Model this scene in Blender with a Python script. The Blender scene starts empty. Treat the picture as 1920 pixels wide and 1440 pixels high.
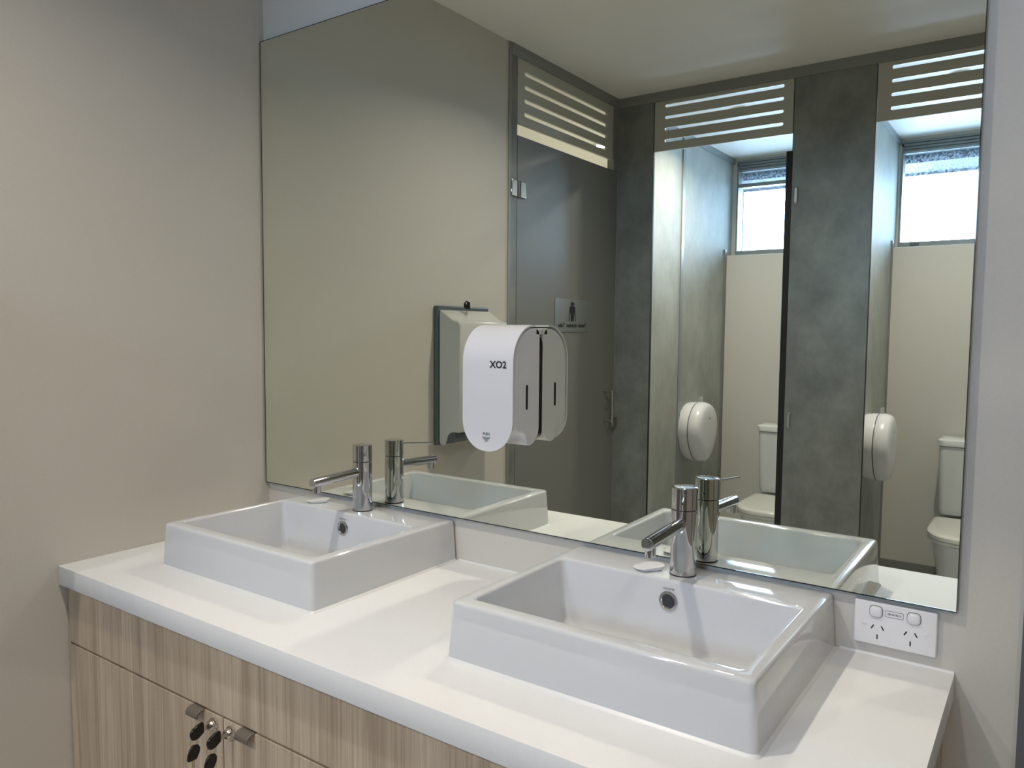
import bpy, bmesh, math, random
from mathutils import Vector, Matrix
random.seed(4)
S = bpy.context.scene
COL = S.collection
H = 0.87            # height of the worktop above the floor; builders below count z from the worktop

# ------------------------------------------------------------------ camera
cd = bpy.data.cameras.new('camera'); cam = bpy.data.objects.new('camera', cd); COL.objects.link(cam)
yaw, pitch, roll = -0.6125, -0.0705, 0.0085
fw = Vector((math.sin(yaw)*math.cos(pitch), math.cos(yaw)*math.cos(pitch), math.sin(pitch)))
rt = Vector((math.cos(yaw), -math.sin(yaw), 0)); up = rt.cross(fw)
r2 = rt*math.cos(roll) + up*math.sin(roll); u2 = -rt*math.sin(roll) + up*math.cos(roll)
cam.matrix_world = Matrix(((r2.x, u2.x, -fw.x, 1.708), (r2.y, u2.y, -fw.y, -1.2871),
                           (r2.z, u2.z, -fw.z, 0.5082 + H), (0, 0, 0, 1)))
cd.sensor_width = 36; cd.lens = 1443.1*36/1920; cd.clip_start = 0.02
S.camera = cam

# ------------------------------------------------------------------ world, light, exposure
w = bpy.data.worlds.new('world'); S.world = w; w.use_nodes = True
bg = w.node_tree.nodes['Background']; bg.inputs[0].default_value = (.62, .78, 1, 1); bg.inputs[1].default_value = 0.6
S.view_settings.view_transform = 'Standard'; S.view_settings.look = 'None'
S.view_settings.gamma = 1; S.view_settings.use_curve_mapping = False
S.view_settings.exposure = -0.13
cy = S.cycles
cy.use_denoising = True; cy.max_bounces = 12; cy.diffuse_bounces = 6; cy.glossy_bounces = 8
cy.transmission_bounces = 8; cy.transparent_max_bounces = 16
cy.caustics_reflective = True; cy.caustics_refractive = True; cy.blur_glossy = 0.0
cy.sample_clamp_indirect = 0; cy.sample_clamp_direct = 0
cy.use_guiding = True
CEIL = 1.578

def lamp(name, loc, size, power, color, rot=(0, 0, 0), shape='DISK', size_y=None, spread=180):
    l = bpy.data.lights.new(name, 'AREA'); l.shape = shape; l.size = size
    if size_y: l.size_y = size_y
    l.energy = power; l.color = color; l.spread = math.radians(spread)
    o = bpy.data.objects.new(name, l); COL.objects.link(o)
    o.location = (loc[0], loc[1], loc[2] + H); o.rotation_euler = rot
    return o
WARM = (1, .91, .81)
MAIN = (0.80, -0.88)
lamp('downlight_lamp', (MAIN[0], MAIN[1], CEIL-.012), .055, 9.0, WARM, spread=141)
SECOND = (2.15, -.95)
lamp('downlight_lamp', (SECOND[0], SECOND[1], CEIL-.012), .055, 4.8, WARM, spread=146)
lamp('downlight_lamp', (-.484, -2.706, CEIL-.012), .055, 40, (1, .97, .90), spread=160)
lamp('downlight_lamp', (.42, -2.445, CEIL-.012), .055, 15, WARM, spread=150)
lamp('downlight_lamp', (1.34, -2.445, CEIL-.012), .055, 15, WARM, spread=150)
SKY = (.49, .69, 1)
for sx in (.49, 1.42):
    lamp('daylight', (sx, -3.95, 1.15), 1.1, 29, SKY, rot=(math.pi/2, 0, 0), shape='RECTANGLE', size_y=.60, spread=104)

# ------------------------------------------------------------------ materials
def mat(name, col, rough=.5, metal=0, spec=.5, coat=0):
    m = bpy.data.materials.new(name); m.use_nodes = True
    b = m.node_tree.nodes['Principled BSDF']
    b.inputs['Base Color'].default_value = (*col, 1); b.inputs['Roughness'].default_value = rough
    b.inputs['Metallic'].default_value = metal; b.inputs['Specular IOR Level'].default_value = spec
    b.inputs['Coat Weight'].default_value = coat; b.inputs['Coat Roughness'].default_value = .03
    return m
def noise_col(m, c0, c1, scale, detail=6, rough=.6, stretch=(1, 1, 1), lo=.35, hi=.65, bump=0):
    nt = m.node_tree; N = nt.nodes; L = nt.links; b = N['Principled BSDF']
    tc = N.new('ShaderNodeTexCoord'); mp = N.new('ShaderNodeMapping'); mp.inputs['Scale'].default_value = stretch
    nz = N.new('ShaderNodeTexNoise'); nz.inputs['Scale'].default_value = scale
    nz.inputs['Detail'].default_value = detail; nz.inputs['Roughness'].default_value = rough
    cr = N.new('ShaderNodeValToRGB'); cr.color_ramp.elements[0].position = lo; cr.color_ramp.elements[1].position = hi
    cr.color_ramp.elements[0].color = (*c0, 1); cr.color_ramp.elements[1].color = (*c1, 1)
    L.new(tc.outputs['Object'], mp.inputs[0]); L.new(mp.outputs[0], nz.inputs['Vector'])
    L.new(nz.outputs['Fac'], cr.inputs[0]); L.new(cr.outputs[0], b.inputs['Base Color'])
    if bump:
        bp = N.new('ShaderNodeBump'); bp.inputs['Strength'].default_value = bump; bp.inputs['Distance'].default_value = .001
        L.new(nz.outputs['Fac'], bp.inputs['Height']); L.new(bp.outputs[0], b.inputs['Normal'])
    return m
M = {}
M['paint'] = noise_col(mat('wall_paint', (.6, .57, .52), .62, spec=.3), (.57, .54, .485), (.59, .56, .505), 220, bump=.02)
M['ceil'] = mat('ceiling_paint', (.86, .84, .80), .6, spec=.3)
M['floor'] = noise_col(mat('floor_vinyl', (.2, .2, .2), .45), (.53, .545, .56), (.62, .635, .65), 60)
M['top'] = noise_col(mat('worktop_laminate', (.8, .79, .77), .52, spec=.25), (.755, .755, .75), (.775, .775, .77), 300)
M['ceramic'] = mat('ceramic', (.63, .64, .65), .06, spec=.5, coat=.4)
M['chrome'] = mat('chrome', (.62, .62, .64), .04, 1)
M['steel'] = mat('brushed_steel', (.5, .5, .48), .32, 1)
M['nickel'] = mat('nickel', (.62, .58, .52), .18, 1)
M['mirror'] = mat('mirror_glass', (.85, .875, .79), 0.0, 1)
M['mirror_edge'] = mat('mirror_edge', (.006, .016, .016), .05, spec=.6)
M['alu'] = mat('grey_aluminium', (.27, .28, .265), .45, .15)
M['plastic'] = mat('white_plastic', (.74, .73, .74), .25, spec=.4)
M['plastic2'] = mat('outlet_plastic', (.80, .79, .80), .22, spec=.45)
M['cream'] = mat('cream_plastic', (.52, .515, .49), .22, spec=.4)
M['slate'] = mat('slate_plastic', (.085, .105, .115), .4)
M['dark'] = mat('dark_gap', (.008, .007, .007), .6)
M['black'] = mat('black_plastic', (.006, .006, .007), .22)
M['ink'] = mat('ink', (.012, .012, .018), .5)
M['brown'] = mat('smoked_plastic', (.02, .009, .008), .2)
M['clear'] = mat('clear_plastic', (.85, .87, .85), .1)
M['clear'].node_tree.nodes['Principled BSDF'].inputs['Transmission Weight'].default_value = .75
M['caulk'] = mat('silicone', (.70, .70, .69), .35)
M['seat'] = mat('toilet_seat_plastic', (.70, .68, .63), .12)
M['pan'] = mat('toilet_ceramic', (.68, .68, .66), .08)
M['lami'] = mat('grey_laminate', (.21, .21, .20), .38, spec=.4)
M['lamid'] = mat('grey_louvre_laminate', (.50, .49, .44), .42, spec=.35)
M['conc'] = noise_col(mat('concrete_laminate', (.2, .2, .2), .30, spec=.5), (.145, .155, .147), (.28, .29, .275), 6.5, detail=9, rough=.68, stretch=(1, 1, .8), lo=.3, hi=.7)
M['conclight'] = noise_col(mat('concrete_laminate_partition', (.2, .2, .2), .6, spec=.15), (.29, .30, .272), (.42, .435, .40), 4.5, detail=9, rough=.66, stretch=(1, 1, .7), lo=.3, hi=.7)
M['hollow'] = mat('overflow_hollow', (.03, .035, .045), .35)
M['eave'] = mat('eave_paint', (.045, .065, .10), .7)
M['frame'] = mat('window_aluminium', (.24, .265, .265), .4, .1)
M['pull'] = mat('finger_pull', (.15, .132, .108), .38, .2)
M['doorgrey'] = mat('entrance_door_paint', (.11, .115, .12), .4)

def wood():
    m = mat('taupe_timber_laminate', (.35, .3, .25), .42, spec=.35)
    nt = m.node_tree; N = nt.nodes; L = nt.links; b = N['Principled BSDF']
    tc = N.new('ShaderNodeTexCoord')
    def layer(scale, st, det, ro, lo, hi, c0, c1):
        mp = N.new('ShaderNodeMapping'); mp.inputs['Scale'].default_value = st
        nz = N.new('ShaderNodeTexNoise'); nz.inputs['Scale'].default_value = scale
        nz.inputs['Detail'].default_value = det; nz.inputs['Roughness'].default_value = ro
        nz.inputs['Distortion'].default_value = .35
        cr = N.new('ShaderNodeValToRGB'); cr.color_ramp.elements[0].position = lo; cr.color_ramp.elements[1].position = hi
        cr.color_ramp.elements[0].color = (*c0, 1); cr.color_ramp.elements[1].color = (*c1, 1)
        L.new(tc.outputs['Object'], mp.inputs[0]); L.new(mp.outputs[0], nz.inputs['Vector']); L.new(nz.outputs['Fac'], cr.inputs[0])
        return cr.outputs[0]
    a = layer(1, (26, 26, 1.1), 4, .55, .35, .68, (.44, .345, .25), (.66, .545, .41))
    c = layer(1, (210, 210, 3.0), 5, .7, .38, .60, (.52, .48, .44), (1, 1, 1))
    mx = N.new('ShaderNodeMix'); mx.data_type = 'RGBA'; mx.blend_type = 'MULTIPLY'; mx.inputs[0].default_value = .55
    L.new(a, mx.inputs[6]); L.new(c, mx.inputs[7]); L.new(mx.outputs[2], b.inputs['Base Color'])
    return m
M['wood'] = wood()

def pane_material():
    m = bpy.data.materials.new('obscure_glass'); m.use_nodes = True
    nt = m.node_tree; N = nt.nodes; L = nt.links; N.remove(N['Principled BSDF'])
    tr = N.new('ShaderNodeBsdfTransparent'); tr.inputs[0].default_value = (.93, .97, 1, 1)
    gl = N.new('ShaderNodeBsdfGlossy'); gl.inputs['Roughness'].default_value = .25; gl.inputs[0].default_value = (.8, .9, 1, 1)
    tc = N.new('ShaderNodeTexCoord'); nz = N.new('ShaderNodeTexNoise'); nz.inputs['Scale'].default_value = 90
    nz.inputs['Detail'].default_value = 2
    bp = N.new('ShaderNodeBump'); bp.inputs['Strength'].default_value = .9; bp.inputs['Distance'].default_value = .004
    tl = N.new('ShaderNodeBsdfTranslucent'); tl.inputs[0].default_value = (.85, .93, 1, 1)
    cr = N.new('ShaderNodeValToRGB'); cr.color_ramp.elements[0].position = .42; cr.color_ramp.elements[1].position = .62
    cr.color_ramp.elements[0].color = (.0, .0, .0, 1); cr.color_ramp.elements[1].color = (.07, .07, .07, 1)
    mx = N.new('ShaderNodeMixShader'); m2 = N.new('ShaderNodeMixShader'); m2.inputs[0].default_value = .06
    out = N['Material Output']
    L.new(tc.outputs['Object'], nz.inputs['Vector']); L.new(nz.outputs['Fac'], bp.inputs['Height']); L.new(nz.outputs['Fac'], cr.inputs[0])
    L.new(bp.outputs[0], gl.inputs['Normal']); L.new(cr.outputs[0], mx.inputs[0])
    L.new(tr.outputs[0], mx.inputs[1]); L.new(tl.outputs[0], mx.inputs[2])
    L.new(mx.outputs[0], m2.inputs[1]); L.new(gl.outputs[0], m2.inputs[2]); L.new(m2.outputs[0], out.inputs[0])
    return m
M['pane'] = pane_material()
def glow(name, col, s):
    m = bpy.data.materials.new(name); m.use_nodes = True; b = m.node_tree.nodes['Principled BSDF']
    b.inputs['Base Color'].default_value = (.8, .8, .8, 1)
    b.inputs['Emission Color'].default_value = (*col, 1); b.inputs['Emission Strength'].default_value = s
    return m
M['lens'] = glow('downlight_lens', (1, .9, .78), 6)

# ------------------------------------------------------------------ mesh helpers
def box(bm, x0, x1, y0, y1, z0, z1):
    vs = [bm.verts.new((x, y, z)) for x in (x0, x1) for y in (y0, y1) for z in (z0, z1)]
    for f in ((0, 1, 3, 2), (4, 6, 7, 5), (0, 4, 5, 1), (2, 3, 7, 6), (0, 2, 6, 4), (1, 5, 7, 3)):
        bm.faces.new([vs[i] for i in f])
    return bm
def loft(bm, rings, cap0=True, cap1=True, closed=True):
    R = [[bm.verts.new(p) for p in r] for r in rings]
    n = len(R[0])
    for a, b in zip(R, R[1:]):
        for i in range(n if closed else n-1):
            j = (i+1) % n
            bm.faces.new((a[i], a[j], b[j], b[i]))
    if cap0: bm.faces.new(list(reversed(R[0])))
    if cap1: bm.faces.new(R[-1])
    return bm
def frame_for(d):
    d = Vector(d).normalized(); a = Vector((0, 0, 1)) if abs(d.z) < .9 else Vector((1, 0, 0))
    u = d.cross(a).normalized(); return u, d.cross(u)
def tube(bm, pts, rad, n=20, caps=True):
    pts = [Vector(p) for p in pts]
    rad = rad if isinstance(rad, (list, tuple)) else [rad]*len(pts)
    rings = []; u = None
    for i, p in enumerate(pts):
        d = (pts[min(i+1, len(pts)-1)] - pts[max(i-1, 0)]).normalized()
        if u is None: u, v = frame_for(d)
        else:
            u = (u - d*u.dot(d)).normalized(); v = d.cross(u)
        rings.append([p + (u*math.cos(t*2*math.pi/n) + v*math.sin(t*2*math.pi/n))*rad[i] for t in range(n)])
    return loft(bm, rings, caps, caps)
def lathe(bm, prof, axis='z', c=(0, 0, 0), n=40, cap0=True, cap1=True):
    rings = []
    for r, h in prof:
        ring = []
        for t in range(n):
            a = 2*math.pi*t/n; x, y = r*math.cos(a), r*math.sin(a)
            p = {'z': (x, y, h), 'y': (x, h, y), 'x': (h, x, y)}[axis]
            ring.append((p[0]+c[0], p[1]+c[1], p[2]+c[2]))
        rings.append(ring)
    return loft(bm, rings, cap0, cap1)
def prism(bm, poly, axis, a, b):
    """poly: 2D outline; axis x -> (y,z), y -> (x,z), z -> (x,y)"""
    def P(p, h): return {'x': (h, p[0], p[1]), 'y': (p[0], h, p[1]), 'z': (p[0], p[1], h)}[axis]
    return loft(bm, [[P(p, a) for p in poly], [P(p, b) for p in poly]])
def rrect(x0, x1, y0, y1, r, n=6):
    pts = []
    for cx, cy_, a0 in ((x1-r, y1-r, 0), (x0+r, y1-r, 90), (x0+r, y0+r, 180), (x1-r, y0+r, 270)):
        for k in range(n+1):
            a = math.radians(a0 + 90*k/n); pts.append((cx+r*math.cos(a), cy_+r*math.sin(a)))
    return pts
def curve_panel(name, outer, holes, th):
    """flat plate with real holes, in its own xy plane, thickness th (centred)"""
    c = bpy.data.curves.new(name, 'CURVE'); c.dimensions = '2D'; c.fill_mode = 'BOTH'; c.extrude = th/2
    for pl in [outer]+holes:
        s = c.splines.new('POLY'); s.points.add(len(pl)-1); s.use_cyclic_u = True
        for q, p in zip(s.points, pl): q.co = (p[0], p[1], 0, 1)
    o = bpy.data.objects.new(name, c); COL.objects.link(o)
    me = bpy.data.meshes.new_from_object(o.evaluated_get(bpy.context.evaluated_depsgraph_get()))
    bpy.data.objects.remove(o); bpy.data.curves.remove(c)
    bm = bmesh.new(); bm.from_mesh(me); bpy.data.meshes.remove(me)
    bmesh.ops.remove_doubles(bm, verts=bm.verts, dist=1e-6)
    return bm
def text_bm(s, size, th=.0004, align='CENTER', sx=1.0, offset=0):
    c = bpy.data.curves.new('text', 'FONT'); c.body = s; c.size = size; c.extrude = th; c.align_x = align; c.align_y = 'CENTER'
    c.offset = offset; c.resolution_u = 4
    o = bpy.data.objects.new('text', c); COL.objects.link(o)
    me = bpy.data.meshes.new_from_object(o.evaluated_get(bpy.context.evaluated_depsgraph_get()))
    bpy.data.objects.remove(o); bpy.data.curves.remove(c)
    bm = bmesh.new(); bm.from_mesh(me); bpy.data.meshes.remove(me)
    bmesh.ops.scale(bm, vec=(sx, 1, 1), verts=bm.verts)
    return bm
def xf(bm, mtx): bmesh.ops.transform(bm, matrix=mtx, verts=bm.verts); return bm
# plane maps: drawing (u right, v up, n towards viewer) -> world
FACE_FRONT = Matrix(((1, 0, 0, 0), (0, 0, -1, 0), (0, 1, 0, 0), (0, 0, 0, 1)))      # seen from -y, u = +x
FACE_XPOS = Matrix(((0, 0, 1, 0), (1, 0, 0, 0), (0, 1, 0, 0), (0, 0, 0, 1)))        # seen from +x, u = +y
T = Matrix.Translation

def obj(name, bm, m, parent=None, loc=None, bevel=0, seg=3, smooth=True, ang=40, label=None, subd=0, weld=True):
    bmesh.ops.recalc_face_normals(bm, faces=bm.faces)
    me = bpy.data.meshes.new(name); bm.to_mesh(me); bm.free()
    me.materials.append(M[m] if isinstance(m, str) else m)
    o = bpy.data.objects.new(name, me); COL.objects.link(o)
    if parent: o.parent = parent
    else: o.location = (0, 0, H) if loc is None else (loc[0], loc[1], loc[2]+H)
    if parent and loc: o.location = loc
    if bevel:
        b = o.modifiers.new('bevel', 'BEVEL'); b.width = bevel; b.segments = seg; b.limit_method = 'ANGLE'; b.angle_limit = math.radians(35)
        b.harden_normals = False
    if subd:
        s = o.modifiers.new('sub', 'SUBSURF'); s.levels = subd; s.render_levels = subd
    if smooth:
        for p in me.polygons: p.use_smooth = True
        me.set_sharp_from_angle(angle=math.radians(ang if not bevel else 60))
    if label: o['label'] = label
    return o
def thing(name, label, cat, loc, group=None, rotz=0):
    o = bpy.data.objects.new(name, None); COL.objects.link(o); o.empty_display_size = .05
    o.location = (loc[0], loc[1], loc[2]+H); o.rotation_euler = (0, 0, rotz)
    o['label'] = label; o['category'] = cat
    if group: o['group'] = group
    return o
def tag(o, label, cat, group=None):
    o['label'] = label; o['category'] = cat
    if group: o['group'] = group
    return o
def struct(name, bm, m, parent=None, **k):
    o = obj(name, bm, m, parent, **k)
    if not parent: o['kind'] = 'structure'
    return o
def dup(root, loc, label):
    r = root.copy(); COL.objects.link(r); r.location = (loc[0], loc[1], loc[2]+H); r['label'] = label
    for ch in list(root.children):
        c = ch.copy(); COL.objects.link(c); c.parent = r
        for g in list(ch.children):
            d = g.copy(); COL.objects.link(d); d.parent = c
    return r
N = bmesh.new

# ------------------------------------------------------------------ room shell
FL = -H; YB = .013; YP = -1.986; YW = -3.50; YN = -3.39
XR = 2.75; XL = -1.30
struct('floor', box(N(), XL-.1, XR+.1, YW-.1, YB+.1, FL-.05, FL), 'floor', smooth=False)
struct('ceiling', box(N(), XL-.1, XR+.1, YW-.1, YB+.1, CEIL, CEIL+.05), 'ceil', smooth=False)
struct('wall_back', box(N(), -.10, 1.691, YB, YB+.10, FL, CEIL), 'paint', smooth=False)
struct('wall_left', box(N(), -.10, 0, -1.105, YB, FL, CEIL), 'paint', smooth=False)
struct('wall_right', box(N(), XR, XR+.1, YW, YB+.1, FL, CEIL), 'paint', smooth=False)
struct('wall_stall', box(N(), XL, -.10, -1.105, -1.005, FL, CEIL), 'paint', smooth=False)
struct('wall_far_left', box(N(), XL-.1, XL, YW, -1.005, FL, CEIL), 'paint', smooth=False)
# window wall with two openings, and the half-height boxed wall carrying the cisterns
WX = ((.045, .905), (.968, 1.83)); WZ0, WZ1 = .985, 1.562
bm = N()
box(bm, XL, XR, YW-.12, YW, FL, WZ0); box(bm, XL, XR, YW-.12, YW, WZ1, CEIL)
for a, b in ((XL, WX[0][0]), (WX[0][1], WX[1][0]), (WX[1][1], XR)): box(bm, a, b, YW-.12, YW, WZ0, WZ1)
struct('wall_window', bm, 'paint', smooth=False)
for k, (a, b) in enumerate(((.030, .938), (.962, 1.86))):
    struct('wall_cistern_%d' % (k+1), box(N(), a, b, YW, YN, FL, .975), 'paint', bevel=.004, smooth=False)
    struct('baseboard_cistern_%d' % (k+1), box(N(), a, b, YN, YN+.008, FL, -.755), 'lami', smooth=False)
for k, (a, b) in enumerate(WX):
    fr = N()
    z0, z1 = WZ0, WZ1
    box(fr, a, b, YW-.08, YW+.004, z0, z0+.026)
    # ribbed head box
    n = 4
    for i in range(n):
        zz = z1 - .062*(i+1)/n + .001
        box(fr, a, b, YW-.08, YW+.006 - .006*i, zz+.003, zz+.062/n)
    box(fr, a, b, YW-.08, YW-.022, z1-.062, z1)
    box(fr, a, a+.010, YW-.08, YW, z0, z1); box(fr, b-.02, b, YW-.08, YW, z0, z1)
    if k == 0:
        box(fr, a, b, YW-.06, YW-.012, 1.402, 1.424)
    wf = struct('window_%d' % (k+1), fr, 'frame', smooth=False)
    struct('window_pane', box(N(), a+.012, b-.02, YW-.052, YW-.046, z0+.026, z1-.060), 'pane', wf, smooth=False)
    if k == 1:
        struct('window_latch', box(N(), 1.03, 1.075, YW+.004, YW+.014, z0+.004, z0+.018), 'slate', wf, bevel=.002)
eave = struct('trim_eave', box(N(), XL, XR, -4.05, YW-.12, 1.463, 1.56), 'eave', smooth=False)

# left wall: cubicle front frame (post, rail), set in the plane of the left wall
struct('trim_1', box(N(), -.022, .004, -1.119, -1.105, FL, CEIL), 'alu', smooth=False)
struct('trim_2', box(N(), -.018, .001, -1.163, -1.119, FL, 1.536), 'conc', smooth=False)
struct('trim_3', box(N(), -.03, .006, YP, -1.119, 1.536, CEIL), 'alu', smooth=False)
struct('trim_4', box(N(), 0.006, XR, YP-.03, YP+.006, 1.536, CEIL), 'alu', smooth=False)
bm = N(); box(bm, -.03, -.0138, YP, -1.943, FL, 1.536); box(bm, -.0138, .003, YP, -1.943, 1.2485, 1.536); box(bm, -.03, .0038, YP-.026, YP, FL, 1.536)
struct('trim_5', bm, 'alu', smooth=False)

def slot(cx0, cx1, z, h):
    r = h/2; pts = []
    for k in range(9):
        a = math.radians(-90+180*k/8); pts.append((cx1-r+r*math.cos(a), z+r*math.sin(a)))
    for k in range(9):
        a = math.radians(90+180*k/8); pts.append((cx0+r+r*math.cos(a), z+r*math.sin(a)))
    return pts
def louvre(label, x0, x1, z0, z1, sl, h=.0145):
    bm = curve_panel('louvre', [(x0, z0), (x1, z0), (x1, z1), (x0, z1)], [slot(a, b, z, h) for a, b, z in sl], .013)
    return bm
GV = 'slotted vent panels over the cubicle doors'
bm = xf(louvre('', .185, .795, 1.317, 1.5355, [(.232, .757, z) for z in (1.513, 1.462, 1.411, 1.360)]), FACE_FRONT)
tag(obj('vent_panel', bm, 'lamid', loc=(0, YP-.0065, 0), smooth=False), 'grey slotted vent panel over the cubicle with the split window', 'vent panel', GV)
bm = xf(louvre('', 1.110, 1.72, 1.317, 1.5355, [(1.157, 1.682, z) for z in (1.513, 1.462, 1.411, 1.360)]), FACE_FRONT)
tag(obj('vent_panel', bm, 'lamid', loc=(0, YP-.0065, 0), smooth=False), 'grey slotted vent panel cut off by the right edge of the mirror', 'vent panel', GV)
bm = xf(louvre('', -1.938, -1.1665, 1.293, 1.5355, [(-1.884, -1.212, z) for z in (1.488, 1.437, 1.386, 1.335)], .018), FACE_XPOS)
tag(obj('vent_panel', bm, 'lamid', loc=(-.0065, 0, 0), smooth=False), 'grey slotted vent panel above the closed door with the toilet sign', 'vent panel', GV)

# cubicle front panels and partitions
GP = 'concrete-look front panels between the cubicles'
for x0, x1, lab in ((.004, .1805, 'narrow concrete-look panel in the corner beside the closed grey door'),
                    (.800, 1.1055, 'concrete-look panel standing between the two open cubicles'),
                    (1.724, XR, 'wide concrete-look panel right of the second open cubicle')):
    bm = N(); box(bm, x0, x1, YP-.013, YP, FL+.12, 1.5355)
    p = obj('front_panel', bm, 'conc', smooth=False); tag(p, lab, 'panel', GP)
    e = N(); 
    if x0 > .5: box(e, x0-.003, x0, YP-.013, YP-.0005, FL+.12, 1.5355)
    if x1 < 2: box(e, x1, x1+.0025, YP-.013, YP-.0005, FL+.12, 1.5355)
    obj('core_edge', e, 'dark', p, loc=(0, 0, 0), smooth=False, label='black laminate core edge')
    lg = N(); lathe(lg, [(.02, FL), (.02, FL+.01), (.012, FL+.012), (.012, FL+.12)], c=((x0+min(x1, 2.0))/2, YP-.0065, 0), n=16)
    obj('panel_foot', lg, 'steel', p, loc=(0, 0, 0))
GD = 'cubicle partitions'
p = tag(obj('partition_panel', box(N(), .007, .020, YW, YP-.0265, FL+.02, 1.545), 'conclight', smooth=False), 'concrete-look partition on the left of the cubicle with the split window', 'partition', GD)
obj('joint_strip', box(N(), .020, .026, -2.735, -2.700, FL+.02, 1.545), 'frame', p, loc=(0, 0, 0), smooth=False)
obj('wall_channel', box(N(), .020, .030, YN, YN+.022, FL+.02, 1.01), 'lami', p, loc=(0, 0, 0), smooth=False)
obj('top_rail', box(N(), .004, .032, YW, YP-.014, 1.545, CEIL), 'frame', p, loc=(0, 0, 0), smooth=False)
p = tag(obj('partition_panel', box(N(), .940, .956, YW, YP-.014, FL+.02, 1.545), 'conclight', smooth=False), 'concrete-look partition seen edge-lit in the cubicle at the right edge of the mirror', 'partition', GD)
obj('wall_channel', box(N(), .956, .964, YN, YN+.022, FL+.02, 1.01), 'lami', p, loc=(0, 0, 0), smooth=False)
obj('top_rail', box(N(), .932, .966, YW, YP-.014, 1.545, CEIL), 'frame', p, loc=(0, 0, 0), smooth=False)
tag(obj('partition_panel', box(N(), 1.87, 1.885, YW, YP-.014, FL+.02, CEIL), 'conclight', smooth=False), 'concrete-look partition on the far side of the second open cubicle', 'partition', GD)
struct('trim_6', box(N(), XL, .007, YW, YW+.01, FL, CEIL), 'paint', smooth=False)

# doors (setting): the closed ambulant door, two open cubicle doors, the room's entrance door
d1 = struct('door_1', xf(box(N(), 0, .013, -.815, 0, FL+.10, 1.2475), Matrix.Identity(4)), 'lami', smooth=False)
d1.location = (-.013, -1.168, H)
obj('core_edge', box(N(), .001, .011, .0012, .0048, FL+.10, 1.535), 'dark', d1, loc=(0, 0, 0), smooth=False, label='black laminate core edge')
def hinge(par, m, z):
    bm = N(); box(bm, .013, .020, -.052, .045, z, z+.062)
    tube(bm, [(.021, -.004, z), (.021, -.004, z+.062)], .0075, 14)
    return obj('hinge', bm, m, par, loc=(0, 0, 0), bevel=.0025)
hinge(d1, 'chrome', 1.014); hinge(d1, 'chrome', -.55)
bm = N()
hy = -.722
for z in (.088, .226): tube(bm, [(.013, hy, z), (.058, hy, z)], .0065, 12)
tube(bm, [(.058, hy, .081), (.058, hy, .233)], .0075, 14)
obj('pull_handle', bm, 'steel', d1, loc=(0, 0, 0))
bm = N(); lathe(bm, [(.026, .013), (.026, .018), (.022, .020)], 'x', (0, -.757, .165), 28); obj('lock_indicator', bm, 'steel', d1, loc=(0, 0, 0))
obj('latch_block', box(N(), .013, .034, -.815, -.780, .052, .098), 'steel', d1, loc=(0, 0, 0), bevel=.003)
for k, (px, hx) in enumerate(((.772, .800), (1.693, 1.724))):
    d = struct('door_%d' % (k+2), box(N(), px, px+.013, YP-.60, YP-.006, FL+.10, 1.2475), 'conc', smooth=False)
    obj('core_edge', box(N(), px+.001, px+.0255, YP-.006, YP-.004, FL+.10, 1.2475), 'dark', d, loc=(0, 0, 0), smooth=False)
    for z in (1.03, .105, -.62):
        bm = N(); loft(bm, [[(hx+.018+a*s, YP+dy, z+.035+b*s2) for a, b in rrect(-.008, .008, -.035, .035, .0078, 5)] for s, s2, dy in ((1, 1, 0), (1, 1, .004), (.6, .85, .009))])
        obj('hinge', bm, 'steel', d, loc=(0, 0, 0))
bm = N(); box(bm, 1.691, 1.735, YB-.01, YB+.10, FL, 1.25); box(bm, 2.60, 2.645, YB-.01, YB+.10, FL, 1.25); box(bm, 1.691, 2.645, YB-.01, YB+.10, 1.21, 1.25)
d4 = struct('door_4', bm, 'doorgrey', smooth=False)
struct('door_leaf', box(N(), 1.737, 2.598, YB+.02, YB+.06, FL+.01, 1.208), 'doorgrey', d4, loc=(0, 0, 0), smooth=False)
struct('wall_over_door', box(N(), 1.691, XR, YB, YB+.10, 1.25, CEIL), 'paint', smooth=False)
struct('wall_beside_door', box(N(), 2.645, XR, YB, YB+.10, FL, 1.25), 'paint', smooth=False)

# sign on the closed door
sg = thing('toilet_sign', 'silver toilet sign with a figure on crutches on the closed grey door', 'sign', (.0002, -1.588, .571))
pl = xf(loft(N(), [[(a, b, 0) for a, b in rrect(-.142, .142, -.070, .070, .008)], [(a, b, .0025) for a, b in rrect(-.142, .142, -.070, .070, .008)]]), FACE_XPOS)
obj('plate', pl, 'steel', sg)
bm = N()
def poly(bm, pts, z=.0026, th=.0008): loft(bm, [[(a, b, z) for a, b in pts], [(a, b, z+th) for a, b in pts]])
def disc(cx, cy_, r, n=24, sx=1): return [(cx+sx*r*math.cos(2*math.pi*i/n), cy_+r*math.sin(2*math.pi*i/n)) for i in range(n)]
KX = 2.0   # the real figure is as wide as it is drawn on this wide plate
poly(bm, disc(0, .050, .0075, sx=KX))
poly(bm, [(KX*a, b) for a, b in ((-.006, .041), (.006, .041), (.011, .036), (.012, .010), (.0085, .008), (.0075, .030), (.0065, -.002), (.0055, -.026), (.001, -.026), (0, -.004), (-.001, -.026), (-.0055, -.026), (-.0065, -.002), (-.0075, .030), (-.0085, .008), (-.012, .010), (-.011, .036))])
for s in (-1, 1):
    poly(bm, [(s*KX*a, b) for a, b in ((.0095, .010), (.0115, .010), (.0150, -.025), (.0132, -.025))])
obj('figure', xf(bm, FACE_XPOS), 'ink', sg, smooth=False)
obj('lettering', xf(xf(text_bm('Female  Ambulant  Toilet', .026, .0004, sx=.86), T((0, -.043, .003))), FACE_XPOS), 'ink', sg, smooth=False)

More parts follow.
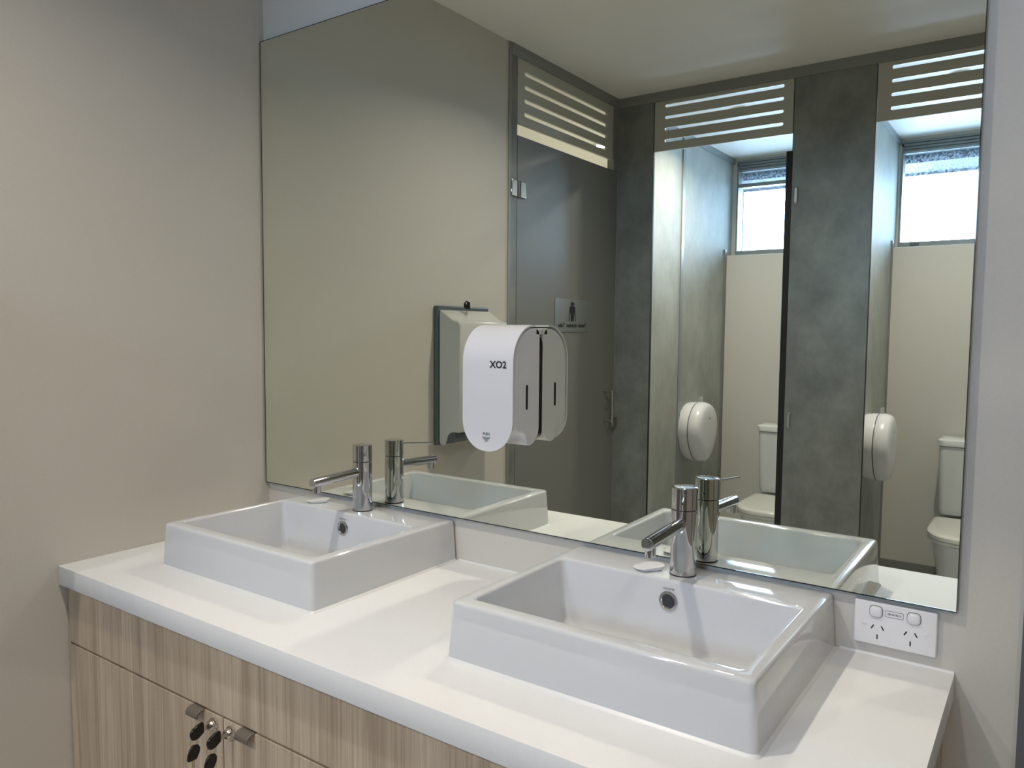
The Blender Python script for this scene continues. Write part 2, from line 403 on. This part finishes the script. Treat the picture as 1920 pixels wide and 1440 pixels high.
# ------------------------------------------------------------------ downlights
GL = 'recessed downlights'
for (x, y), lab in ((MAIN, 'round downlight in the ceiling over the vanity'), (SECOND, 'round downlight in the ceiling in front of the entrance door'), ((-.484, -2.706), 'round downlight glowing behind the vent over the closed door'),
                    ((.42, -2.445), 'round downlight in the cubicle with the split window'), ((1.34, -2.445), 'round downlight in the cubicle at the right of the mirror')):
    t = thing('downlight', lab, 'downlight', (x, y, CEIL), GL)
    obj('bezel', lathe(N(), [(.029, 0), (.045, 0), (.045, -.003), (.041, -.006), (.031, -.006), (.029, -.003)], n=40, cap0=False, cap1=False), 'plastic', t)
    obj('lens', lathe(N(), [(.030, -.002), (.030, -.0035)], n=40), 'lens', t)

# ------------------------------------------------------------------ mirror
mr = thing('wall_mirror', 'large frameless wall mirror above the two basins', 'mirror', (.0, 0, .0965))
bm = N(); box(bm, .003, 1.6097, 0, .0002, 0, 1.1435)
obj('silvered_face', bm, 'mirror', mr, smooth=False)
for x0, x1, z0, z1 in ((.003, 1.6097, 0, .0019), (.003, 1.6097, 1.1420, 1.1435), (.003, .0047, .0019, 1.1420), (1.6085, 1.6097, .0019, 1.1420)):
    obj('edge_strip', box(N(), x0, x1, -.0004, .0001, z0, z1), 'mirror_edge', mr, smooth=False)
bm = N(); box(bm, .003, 1.6097, .0002, YB-.0003, 0, 1.1435)
obj('glass_edge', bm, 'mirror_edge', mr, smooth=False, label='dark polished glass edge')

# ------------------------------------------------------------------ vanity
B1, B2, BY = .411, 1.2015, -.19
BW2 = .2405
def hole(cx): return rrect(cx-.222, cx+.222, -.380, -.082, .02)
bm = curve_panel('counter', rrect(.0008, 1.6097, -.528, YB-.0006, .0012, 3), [hole(B1), hole(B2)], .0402)
ct = thing('worktop', 'white laminate worktop carrying both basins', 'worktop', (0, 0, 0))
obj('slab', xf(bm, T((0, 0, -.0201))), 'top', ct, bevel=.0012, seg=2, smooth=False)
for a, b in ((.0008, B1-.246), (B1+.246, B2-.246), (B2+.246, 1.609)):
    obj('silicone_joint', prism(N(), [(YB-.0006, 0), (YB-.0006, .0032), (YB-.0016, .0030), (YB-.0030, .0014), (YB-.0034, 0)], 'x', a, b), 'caulk', ct)

cb = thing('vanity_cabinet', 'taupe wood-grain vanity cabinet under the white worktop', 'cabinet', (.004, 0, FL))
CY = -.512
def zc(z): return z+H
bm = N(); box(bm, 0, 1.594, CY+.02, .012, .10, zc(-.0405)); box(bm, .02, 1.594, CY+.07, .012, 0, .10)
obj('carcass', bm, 'wood', cb, smooth=False)
obj('scribe_strip', box(N(), 0, .005, CY+.001, CY+.02, .10, zc(-.0405)), 'wood', cb, smooth=False)
obj('fascia_panel', box(N(), .006, 1.594, CY, CY+.0195, zc(-.168), zc(-.0405)), 'wood', cb, smooth=False, bevel=.0006, seg=1)
obj('shadow_gap', box(N(), .008, 1.592, CY+.012, CY+.0198, zc(-.1725), zc(-.1678)), 'dark', cb, smooth=False)
def lock(par, x):
    bm = lathe(N(), [(.0115, 0), (.0115, -.003), (.0095, -.004), (.0085, -.010), (.0070, -.012), (.003, -.012)], 'y', (x, CY-.0005, zc(-.190)), 26)
    return obj('cam_lock', bm, 'nickel', par)
def fpull(par, x):
    z = zc(-.1722); w2 = .0175
    prof = []
    bm = N()
    pts = rrect(-w2, w2, -.026, .02, .008, 5)
    # thin top lip reaching out, with a rounded nose turned down
    lip = [(CY+.004, z+.0012), (CY-.008, z+.0008), (CY-.0135, z-.0018), (CY-.0165, z-.006), (CY-.0172, z-.0125), (CY-.0155, z-.0138), (CY-.0140, z-.012), (CY-.0132, z-.006), (CY-.009, z-.0025), (CY+.004, z-.0015)]
    prism(bm, lip, 'x', x-w2, x+w2)
    return obj('finger_pull', bm, 'pull', par, bevel=.0012, seg=2, label='small grey finger pull on the top edge')
doors = ((.007, .5475, .524, .478), (.5505, 1.090, .573, .621), (1.093, 1.594, None, 1.20))
for a, b, lx, px in doors:
    d = obj('door', box(N(), a, b, CY, CY+.0185, .102, zc(-.1725)), 'wood', cb, smooth=False, bevel=.0006, seg=1)
    if lx: lock(d, lx)
    fpull(d, px)
    
# keys hanging in the two locks
def head_poly(w, h):
    return [(-w*.5, -h*.10), (-w*.42, -h*.38), (-w*.20, -h*.5), (w*.10, -h*.46), (w*.5, -h*.22), (w*.5, h*.40), (w*.42, h*.5), (w*.05, h*.44), (-w*.30, h*.28), (-w*.48, h*.08)]
def keyset(x, label):
    t = thing('cabinet_keys', label, 'keys', (x, CY-.0125, -.190), 'pairs of black-headed keys in the cabinet locks')
    k = obj('key_head', prism(N(), [(a-.022, b) for a, b in head_poly(.026, .027)], 'x', -.0026, .0026), 'black', t, bevel=.0016, seg=3)
    obj('key_blade', box(N(), -.001, .001, -.011, .0, -.004, .004), 'nickel', k, smooth=False)
    ring = N(); pts = [(.001*math.sin(a), -.0285+.0065*math.sin(a), -.0165+.009*math.cos(a)) for a in [2*math.pi*i/24 for i in range(25)]]
    tube(ring, pts, .0005, 8); obj('key_ring', ring, 'nickel', t)
    sp = prism(N(), [(-b*.9-.029, -a-.034) for a, b in head_poly(.026, .027)], 'x', -.0026, .0026)
    xf(sp, T((.0, 0, 0))); s = obj('spare_key_head', sp, 'black', t, bevel=.0016, seg=3)
    bl = N(); prism(bl, [(-.0325, -.046), (-.0265, -.046), (-.0268, -.064), (-.0275, -.074), (-.0295, -.077), (-.0318, -.072), (-.0315, -.064)], 'x', -.0009, .0009)
    obj('spare_key_blade', bl, 'nickel', s)
    return t
keyset(.528, 'black-headed keys in the lock of the left cabinet door')
keyset(.577, 'black-headed keys in the lock of the right-hand cabinet door')

# ------------------------------------------------------------------ wash basins
def make_basin(cx, label):
    t = thing('wash_basin', label, 'basin', (cx, 0, 0), 'square white ceramic basins on the worktop')
    w2 = BW2; yb, yf = YB-.0004, -.3955; ht = .0919
    R = []
    def ring(x0, x1, y0, y1, r, z, tilt=0): R.append([(a, b, z) for a, b in rrect(x0, x1, y0, y1, r, 8)])
    ring(-w2+.001, w2-.001, yf+.001, yb, .010, .0)
    ring(-w2, w2, yf, yb, .010, .0015)
    dr = .0065
    ring(-w2+dr*.9, w2-dr*.9, yf+.0035, yb-.001, .010, ht-.006)
    for k in range(1, 5):
        a = math.pi/2*k/4; e = dr*.9 + .0055*(1-math.cos(a)); ring(-w2+e, w2-e, yf+.0035+.0055*(1-math.cos(a)), yb-.001-.0055*(1-math.cos(a)), .010, ht-.0055+.0055*math.sin(a))
    ix, iy0, iy1 = .2115, -.3640, -.0985
    for k in range(0, 5):
        a = math.pi/2*k/4; e = .005*(1-math.sin(a)) ; ring(-ix-.005+.005*math.sin(a), ix+.005-.005*math.sin(a), iy0-.005+.005*math.sin(a), iy1+.005-.005*math.sin(a), .013, ht-.005+.005*math.cos(a))
    ring(-ix+.004, ix-.004, iy0+.004, iy1-.002, .011, .03)
    ring(-ix+.008, ix-.008, iy0+.008, iy1-.003, .013, -.014)
    for k in range(1, 5):
        a = math.pi/2*k/4; e = .008 + .018*(1-math.cos(a)); ring(-ix+e, ix-e, iy0+e, iy1+.005-e, .020, -.014-.018*math.sin(a))
    ring(-.04, .04, -.27, -.19, .018, -.034)
    bm = N(); loft(bm, R, False, True)
    for v in bm.verts:      # the tap ledge falls slightly towards the wall
        if v.co.y > iy1+.004 and v.co.z > .06: v.co.z -= (v.co.y-iy1-.004)*.036
    obj('bowl', bm, 'ceramic', t, ang=70)
    bead = [[(a, b, z) for a, b in rrect(-w2-o_, w2+o_, yf-o_, yb, .010+o_, 8)] for o_, z in ((.0045, .0), (.0035, .0012), (.0012, .0026), (-.0002, .0040))]
    obj('silicone_bead', loft(N(), bead, False, False), 'caulk', t)
    yo = iy1-.0012
    o = obj('overflow_ring', lathe(N(), [(.0105, .001), (.0165, .001), (.0170, -.001), (.0155, -.0028), (.0125, -.0028), (.0108, -.001), (.0100, .002)], 'y', (-.003, yo, .0555), 36, False, False), 'chrome', t)
    obj('overflow_hole', lathe(N(), [(.0112, yo-.0004), (.0112, yo-.0008)], 'y', (-.003, 0, .0555), 28), 'hollow', o)
    obj('logo', xf(xf(text_bm('caroma', .0062, .0001, sx=1.15), T((-.003, .0775, -yo+.0012))), FACE_FRONT), 'slate', t, smooth=False)
    dr_ = obj('waste_outlet', lathe(N(), [(.032, -.0335), (.030, -.031), (.020, -.0305), (.018, -.034)], n=32, c=(0, -.23, 0)), 'chrome', t)
    return t
b1 = make_basin(B1, 'square white basin at the left, nearer the side wall')
dup(b1, (B2, 0, 0), 'square white basin at the right, nearer the power outlet')

def make_tap(x, label):
    t = thing('basin_mixer', label, 'tap', (x, -.052, .0919), 'chrome pin-lever basin mixers'); r = .0222
    obj('body', lathe(N(), [(r-.001, 0), (r, .0012), (r, .1115), (r-.0012, .1122)], n=56), 'chrome', t, ang=35)
    obj('base_seal', lathe(N(), [(r+.0006, -.0006), (r+.0006, .0009)], n=48), 'dark', t)
    cap = obj('handle_cap', lathe(N(), [(r-.0012, .1130), (r, .1138), (r, .1500), (r-.0012, .1509), (.017, .1512), (.012, .15145), (.006, .1516), (.0001, .15165)], n=56, cap1=False), 'chrome', t, ang=35)
    obj('lever', tube(N(), [(.0205, 0, .1415), (.092, 0, .1415)], .0024, 14), 'chrome', cap, ang=35)
    cap.rotation_euler.z = math.radians(-41)
    sp = obj('spout', tube(N(), [(0, -.012, .0890), (0, -.1465, .0832)], .0107, 36), 'chrome', t, bevel=.0008, seg=2)
    obj('aerator', tube(N(), [(0, -.1335, .0775), (0, -.1335, .0610)], .0088, 28), 'chrome', sp, bevel=.0006, seg=2)
    return t
t1 = make_tap(.4220, 'chrome mixer tap on the left basin')
t2 = dup(t1, (1.2035, -.052, .0919), 'chrome mixer tap on the right basin')
for c in t2.children:
    if c.name.startswith('handle_cap'): c.rotation_euler.z = math.radians(-70)

def make_cover(x, y, label):
    t = thing('tap_hole_disc', label, 'disc', (x, y, .0919), 'white plastic discs beside the taps')
    pts = []
    n = 40
    R = .0275
    for i in range(n):
        a = 2*math.pi*i/n; px, py = R*math.cos(a), R*math.sin(a)
        lim = .0165
        d = px*.82 + py*(-.10)
        pts.append((px, py))
    # round disc with a lens-shaped cut on its right side
    P = []
    for px, py in pts:
        s = px*.80 - py*.60
        if s > .020: px -= (s-.020)*.80; py += (s-.020)*.60
        P.append((px, py))
    tilt = lambda p, z: (p[0], p[1], z + .0038 + .0028*(p[0]/R))
    sc = lambda k: [(a*k, b*k) for a, b in P]
    rings = [[(a, b, .0003) for a, b in sc(.80)], [tilt(p, .000) for p in sc(.97)], [tilt(p, .0012) for p in sc(1.0)], [tilt(p, .0020) for p in sc(.97)], [tilt(p, .0023) for p in sc(.6)]]
    obj('disc', loft(N(), rings), 'plastic2', t)
    return t
c1 = make_cover(.279, -.060, 'white plastic disc under the spout of the left tap')
dup(c1, (1.145, -.063, .0919), 'white plastic disc under the spout of the right tap')

# ------------------------------------------------------------------ soap dispenser on the mirror
sd = thing('soap_dispenser', 'white wall soap dispenser fixed to the mirror', 'soap dispenser', (.8155, 0, .275))
W2 = .0605
# local z from .275
def arc(cx, cz, r, a0, a1, n=10): return [(cx+r*math.cos(math.radians(a0+(a1-a0)*i/n)), cz+r*math.sin(math.radians(a0+(a1-a0)*i/n))) for i in range(n+1)]
TOPZ = .2365; BACK = -.0065; FR = -.094
side = []
side += arc(BACK-.014, TOPZ-.014, .014, 0, 90, 6)              # top back corner
side += arc(FR+.066, TOPZ-.066-.001, .066, 90, 180, 14)          # big top front curve
side += [(FR, .060)]
side += arc(FR+.024, .056, .022, 180, 250, 6)                    # bite for the push button
side += arc(FR+.022, .016, .020, 75, 10, 5)
side += [(FR+.043, .008)]
side += arc(BACK-.034, .0405, .034, 270, 360, 10)                # rounded bottom back
obj('body', prism(N(), side, 'x', -W2+.001, W2-.001), 'plastic', sd, bevel=.0022, seg=3)
obj('back_plate', xf(loft(N(), [[(a, b, 0.0003) for a, b in rrect(-W2+.003, W2-.003, .012, TOPZ-.012, .02)], [(a, b, .0068) for a, b in rrect(-W2+.003, W2-.003, .012, TOPZ-.012, .02)]]), FACE_FRONT), 'brown', sd, label='dark brown back plate')
obj('top_bracket', box(N(), -W2+.001, W2-.001, -.020, -.0003, TOPZ-.013, TOPZ-.001), 'plastic', sd, bevel=.001, seg=2)
# front cover: one bent tongue, rounded at the bottom, running back over the top
path = [(-.024, TOPZ+.0025)] + arc(FR+.066, TOPZ-.066+.0005, .0688, 90, 180, 16)[1:]
path += [(FR-.0031, z) for z in (.12, .09, .066)]
nb = 12
for i in range(1, nb+1):
    path.append((FR-.0031 - .004*(i/nb)**2, .066 - (.066+.004)*math.sin(math.pi/2*i/nb)))
rings_f, rings_b = [], []
bm = N()
outl = []
for y, z in path:
    if z >= .0565: hw = W2
    else:
        k = (.0565-z)/.0605; hw = W2*math.sqrt(max(0, 1-k*k))
    outl.append((y, z, max(hw, .002)))
th = .0032
def strip(off):
    V = []
    for i, (y, z, hw) in enumerate(outl):
        a = outl[max(i-1, 0)]; b = outl[min(i+1, len(outl)-1)]
        ty, tz = b[0]-a[0], b[1]-a[1]; l = math.hypot(ty, tz); ny, nz = tz/l, -ty/l   # outward = (tz,-ty)
        V.append([(s*hw, y+ny*off, z+nz*off) for s in (-1, -.96, -.5, 0, .5, .96, 1)])
    return V
A = strip(0); Bk = strip(.0032)
VA = [[bm.verts.new(p) for p in r] for r in A]; VB = [[bm.verts.new(p) for p in r] for r in Bk]
for V in (VA, VB):
    for a, b in zip(V, V[1:]):
        for i in range(6): bm.faces.new((a[i], a[i+1], b[i+1], b[i]))
for a, b, c, d in zip(VA, VA[1:], VB, VB[1:]):
    bm.faces.new((a[0], b[0], d[0], c[0])); bm.faces.new((a[6], b[6], d[6], c[6]))
for i in range(6):
    bm.faces.new((VA[0][i], VA[0][i+1], VB[0][i+1], VB[0][i])); bm.faces.new((VA[-1][i], VA[-1][i+1], VB[-1][i+1], VB[-1][i]))
fc = obj('push_cover', bm, 'plastic', sd, bevel=.0008, seg=2)
yf = -(FR-.0031) + .0034
obj('brand_lettering', xf(xf(text_bm('XO2', .0185, .0002, sx=1.05, offset=.0004), T((.026, .1655, yf))), FACE_FRONT), 'ink', fc, smooth=False)
bm = xf(text_bm('PUSH', .0072, .0002, sx=1.0, offset=.0001), T((-.001, .0305, yf+.0006)))
for i, (hw, z) in enumerate(((.0095, .0242), (.0075, .0218), (.0055, .0195), (.0035, .0172), (.0016, .015))):
    box(bm, -.001-hw, -.001+hw, z-.0005, z+.0005, yf+.0006, yf+.0011)
obj('push_lettering', xf(bm, FACE_FRONT), 'slate', fc, smooth=False)
obj('level_window', xf(loft(N(), [[(a, b, W2-.0012) for a, b in rrect(-.0545, -.0482, .078, .1265, .0031, 6)], [(a, b, W2-.0004) for a, b in rrect(-.0545, -.0482, .078, .1265, .0031, 6)]]), Matrix(((0, 0, 1, 0), (1, 0, 0, 0), (0, 1, 0, 0), (0, 0, 0, 1)))), 'brown', sd, smooth=False)
obj('nozzle', lathe(N(), [(.006, .018), (.006, .006), (.0035, .001)], n=20, c=(0, FR+.028, 0)), 'plastic', sd)

# ------------------------------------------------------------------ power outlet
go = thing('power_outlet', 'white double power outlet on the wall under the mirror corner', 'power outlet', (1.527, YB, 0))
def gp(bm): return xf(bm, FACE_FRONT)
z0, z1 = .0195, .0885
obj('plate', gp(loft(N(), [[(a, b, 0.0002) for a, b in rrect(-.0585, .0585, z0, z1, .003)], [(a, b, .0075) for a, b in rrect(-.0582, .0582, z0, z1, .003)], [(a, b, .0098) for a, b in rrect(-.0568, .0568, z0+.0015, z1-.0015, .003)]])), 'plastic2', go, bevel=.0006, seg=2)
F = .0098
for u in (-.0265, .0265):
    obj('switch_surround', gp(loft(N(), [[(a+u, b, F-.0002) for a, b in rrect(-.0098, .0098, .0645, .0832, .0062)], [(a+u, b, F+.0003) for a, b in rrect(-.0098, .0098, .0645, .0832, .0062)]])), 'slate', go, smooth=False)
    obj('rocker_switch', gp(loft(N(), [[(a*s+u, .0738+(b-.0738)*s, F+h) for a, b in rrect(-.0090, .0090, .0653, .0824, .0058)] for s, h in ((1, 0), (1, .0022), (.93, .0034), (.72, .0046))])), 'plastic2', go)
lb = obj('label_holder', gp(loft(N(), [[(a, b, F-.0001) for a, b in rrect(-.0138, .0122, .0685, .0785, .0006, 2)], [(a, b, F+.0004) for a, b in rrect(-.0138, .0122, .0685, .0785, .0006, 2)]])), 'slate', go, smooth=False)
obj('label_card', gp(loft(N(), [[(a, b, F) for a, b in rrect(-.0132, .0116, .0691, .0779, .0004, 2)], [(a, b, F+.0006) for a, b in rrect(-.0132, .0116, .0691, .0779, .0004, 2)]])), 'plastic2', lb, smooth=False)
obj('label_text', gp(xf(text_bm('DB-A0 CB-12', .0037, .0001, sx=.88, offset=.0001), T((-.0008, .0735, F+.0007)))), 'ink', lb, smooth=False)
for u in (-.0237, .0228):
    bm = N()
    for cx, cz, ang in ((-.0072, .0488, 30), (.0072, .0488, -30), (0, .0340, 0)):
        q = box(N(), -.00095, .00095, -.0037, .0037, F-.0004, F+.0002)
        xf(q, T((cx+u, cz, 0)) @ Matrix.Rotation(math.radians(-ang), 4, 'Z'))
        me = bpy.data.meshes.new('tmp'); q.to_mesh(me); q.free(); bm.from_mesh(me); bpy.data.meshes.remove(me)
    obj('pin_slots', gp(bm), 'dark', go, smooth=False)
for u in (-.0430, .0430):
    obj('screw_cap', gp(lathe(N(), [(.0038, F-.0002), (.0038, F+.0003), (.0034, F+.0005)], 'z', (u, .053, 0), 24)), 'plastic2', go)

# ------------------------------------------------------------------ paper towel dispenser on the left wall
pt = thing('paper_towel_dispenser', 'cream paper towel dispenser with slate back on the left wall', 'paper towel dispenser', (.0003, -.8225, .113))
bm = prism(N(), [(0, 0), (.019, .003), (.02, .05), (.02, .474), (0, .474)], 'y', -.142, .142)
obj('back_housing', bm, 'slate', pt, bevel=.005, seg=3)
bm = prism(N(), [(.019, .004), (.076, .014), (.086, .030), (.086, .054), (.019, .054)], 'y', -.130, .130)
obj('outlet_tray', bm, 'slate', pt, bevel=.004, seg=2)
sidep = [(.0205, .012), (.030, .003), (.042, .004), (.051, .018), (.056, .036), (.066, .047), (.080, .051), (.108, .051), (.112, .060), (.112, .405), (.105, .420), (.078, .427), (.030, .458), (.0205, .460)]
obj('cover', prism(N(), sidep, 'y', -.136, .136), 'cream', pt, bevel=.0045, seg=4)
obj('front_inset', xf(loft(N(), [[(a, b, .1122) for a, b in rrect(-.10, .10, .10, .375, .01)], [(a, b, .1135) for a, b in rrect(-.098, .098, .102, .373, .01)]]), FACE_XPOS), 'cream', pt)
obj('lock_barrel', tube(N(), [(.048, .030, .440), (.054, .030, .452)], .006, 16), 'nickel', pt)
ky = thing('dispenser_key', 'black-headed key standing in the top of the paper towel dispenser', 'key', (.0545, -.7925, .566))
obj('key_blade', tube(N(), [(0, 0, 0), (.004, 0, .014)], .002, 10), 'nickel', ky)
bm = N()
kc = curve_panel('khead', [(a, b) for a, b in ((-.011, .012), (.0, .009), (.012, .014), (.0135, .030), (.004, .040), (-.010, .034))], [[(a, b) for a, b in disc(.004, .031, .0035, 14)]], .005)
obj('key_head', xf(xf(kc, Matrix.Rotation(math.radians(20), 4, 'Y')), Matrix(((0, 0, 1, .002), (1, 0, 0, 0), (0, 1, 0, 0), (0, 0, 0, 1)))), 'black', ky, bevel=.001, seg=2)

# ------------------------------------------------------------------ toilets and paper holders in the cubicles
def dshape(w2, yr, yf, n=18, sq=2.6):
    """rear straight edge at yr, rounded front at yf (yf > yr towards the room)"""
    mid = yr + (yf-yr)*.46; pts = [(w2*.96, yr), (w2, yr+.02), (w2, mid)]
    for i in range(1, n):
        a = math.pi*i/n; c, s = math.cos(a), math.sin(a)
        pts.append((w2*math.copysign(abs(c)**(2/sq), c), mid + (yf-mid)*abs(s)**(2/sq)))
    return pts + [(-w2, mid), (-w2, yr+.02), (-w2*.96, yr)]
def make_toilet(x, label):
    t = thing('toilet', label, 'toilet', (x, YN, FL), 'white close-coupled toilets')
    Z = lambda z: z+H
    bm = N(); rings = []
    for z, s, yf in ((Z(-.425), .165, .185), (Z(-.40), .170, .190), (Z(-.10), .176, .205), (Z(-.072), .177, .206)):
        rings.append([(a, b, z) for a, b in rrect(-s, s, .012, yf, .03, 6)])
    obj('cistern', loft(bm, rings), 'pan', t)
    bm = N(); rings = []
    for z, e in ((Z(-.070), -.004), (Z(-.066), .004), (Z(-.040), .006), (Z(-.034), .002), (Z(-.031), -.008)):
        rings.append([(a, b, z) for a, b in rrect(-.178-e, .178+e, .010, .210+e, .032, 6)])
    l = obj('cistern_lid', loft(bm, rings), 'pan', t)
    obj('flush_button', lathe(N(), [(.022, Z(-.0315)), (.022, Z(-.028)), (.019, Z(-.027))], n=28, c=(0, .11, 0)), 'chrome', l)
    bm = N(); rings = []
    for z, w_, yf in ((0, .135, .50), (.10, .140, .53), (.25, .155, .60), (.36, .174, .655), (.392, .178, .664)):
        rings.append([(a, b, z) for a, b in dshape(w_, .02, yf)])
    obj('pan', loft(bm, rings), 'pan', t)
    bm = N(); rings = []
    for z, e in ((Z(-.476), -.003), (Z(-.474), 0), (Z(-.462), 0), (Z(-.460), -.003)):
        rings.append([(a, b, z) for a, b in dshape(.181+e, .215, .668+e)])
    obj('seat', loft(bm, rings), 'seat', t)
    bm = N(); rings = []
    for z, e in ((Z(-.459), -.003), (Z(-.456), .001), (Z(-.440), .001), (Z(-.434), -.004), (Z(-.431), -.014), (Z(-.430), -.04)):
        rings.append([(a, b, z) for a, b in dshape(.182+e, .215-e*.5, .670+e)])
    obj('lid', loft(bm, rings), 'seat', t)
    return t
w1 = make_toilet(.495, 'white toilet in the cubicle with the split window')
dup(w1, (1.425, YN, FL), 'white toilet cut off by the right edge of the mirror')

def egg(s, n=40):
    P = []
    for i in range(n):
        a = 2*math.pi*i/n; y = .158*math.cos(a); z = math.sin(a)
        z = .155*z if z > 0 else .185*z
        k = 1 - (.22*(-z/.185)**1.5 if z < 0 else 0)
        P.append((y*k*s, z*s))
    return P
def make_tp(x, label):
    t = thing('toilet_roll_dispenser', label, 'toilet roll dispenser', (x, -2.858, -.042), 'white jumbo toilet roll dispensers')
    def rings(lst): return loft(N(), [[(h, a, b) for a, b in egg(s)] for h, s in lst])
    obj('body', rings(((.0006, .93), (.010, .955), (.058, .985), (.062, .975))), 'plastic', t)
    c = obj('cover', rings(((.063, .975), (.067, .99), (.090, .985), (.112, .95), (.124, .89), (.130, .78), (.132, .5))), 'plastic', t)
    obj('seam', rings(((.0605, .987), (.0645, .987))), 'slate', t)
    obj('level_window', box(N(), .1215, .1292, -.098, -.090, -.06, .012), 'slate', c, smooth=False, bevel=.002)
    obj('logo', box(N(), .1315, .1326, -.006, .008, .06, .068), 'slate', c, smooth=False)
    obj('key_tab', prism(N(), [(-.014, .150), (.014, .150), (.014, .164), (.018, .182), (-.018, .182), (-.014, .164)], 'x', .068, .082), 'clear', t, bevel=.002, seg=2, label='clear plastic key tab')
    return t
p1 = make_tp(.020, 'white toilet roll dispenser in the cubicle with the split window')
dup(p1, (.956, -2.858, -.042), 'white toilet roll dispenser in the cubicle at the right edge of the mirror')
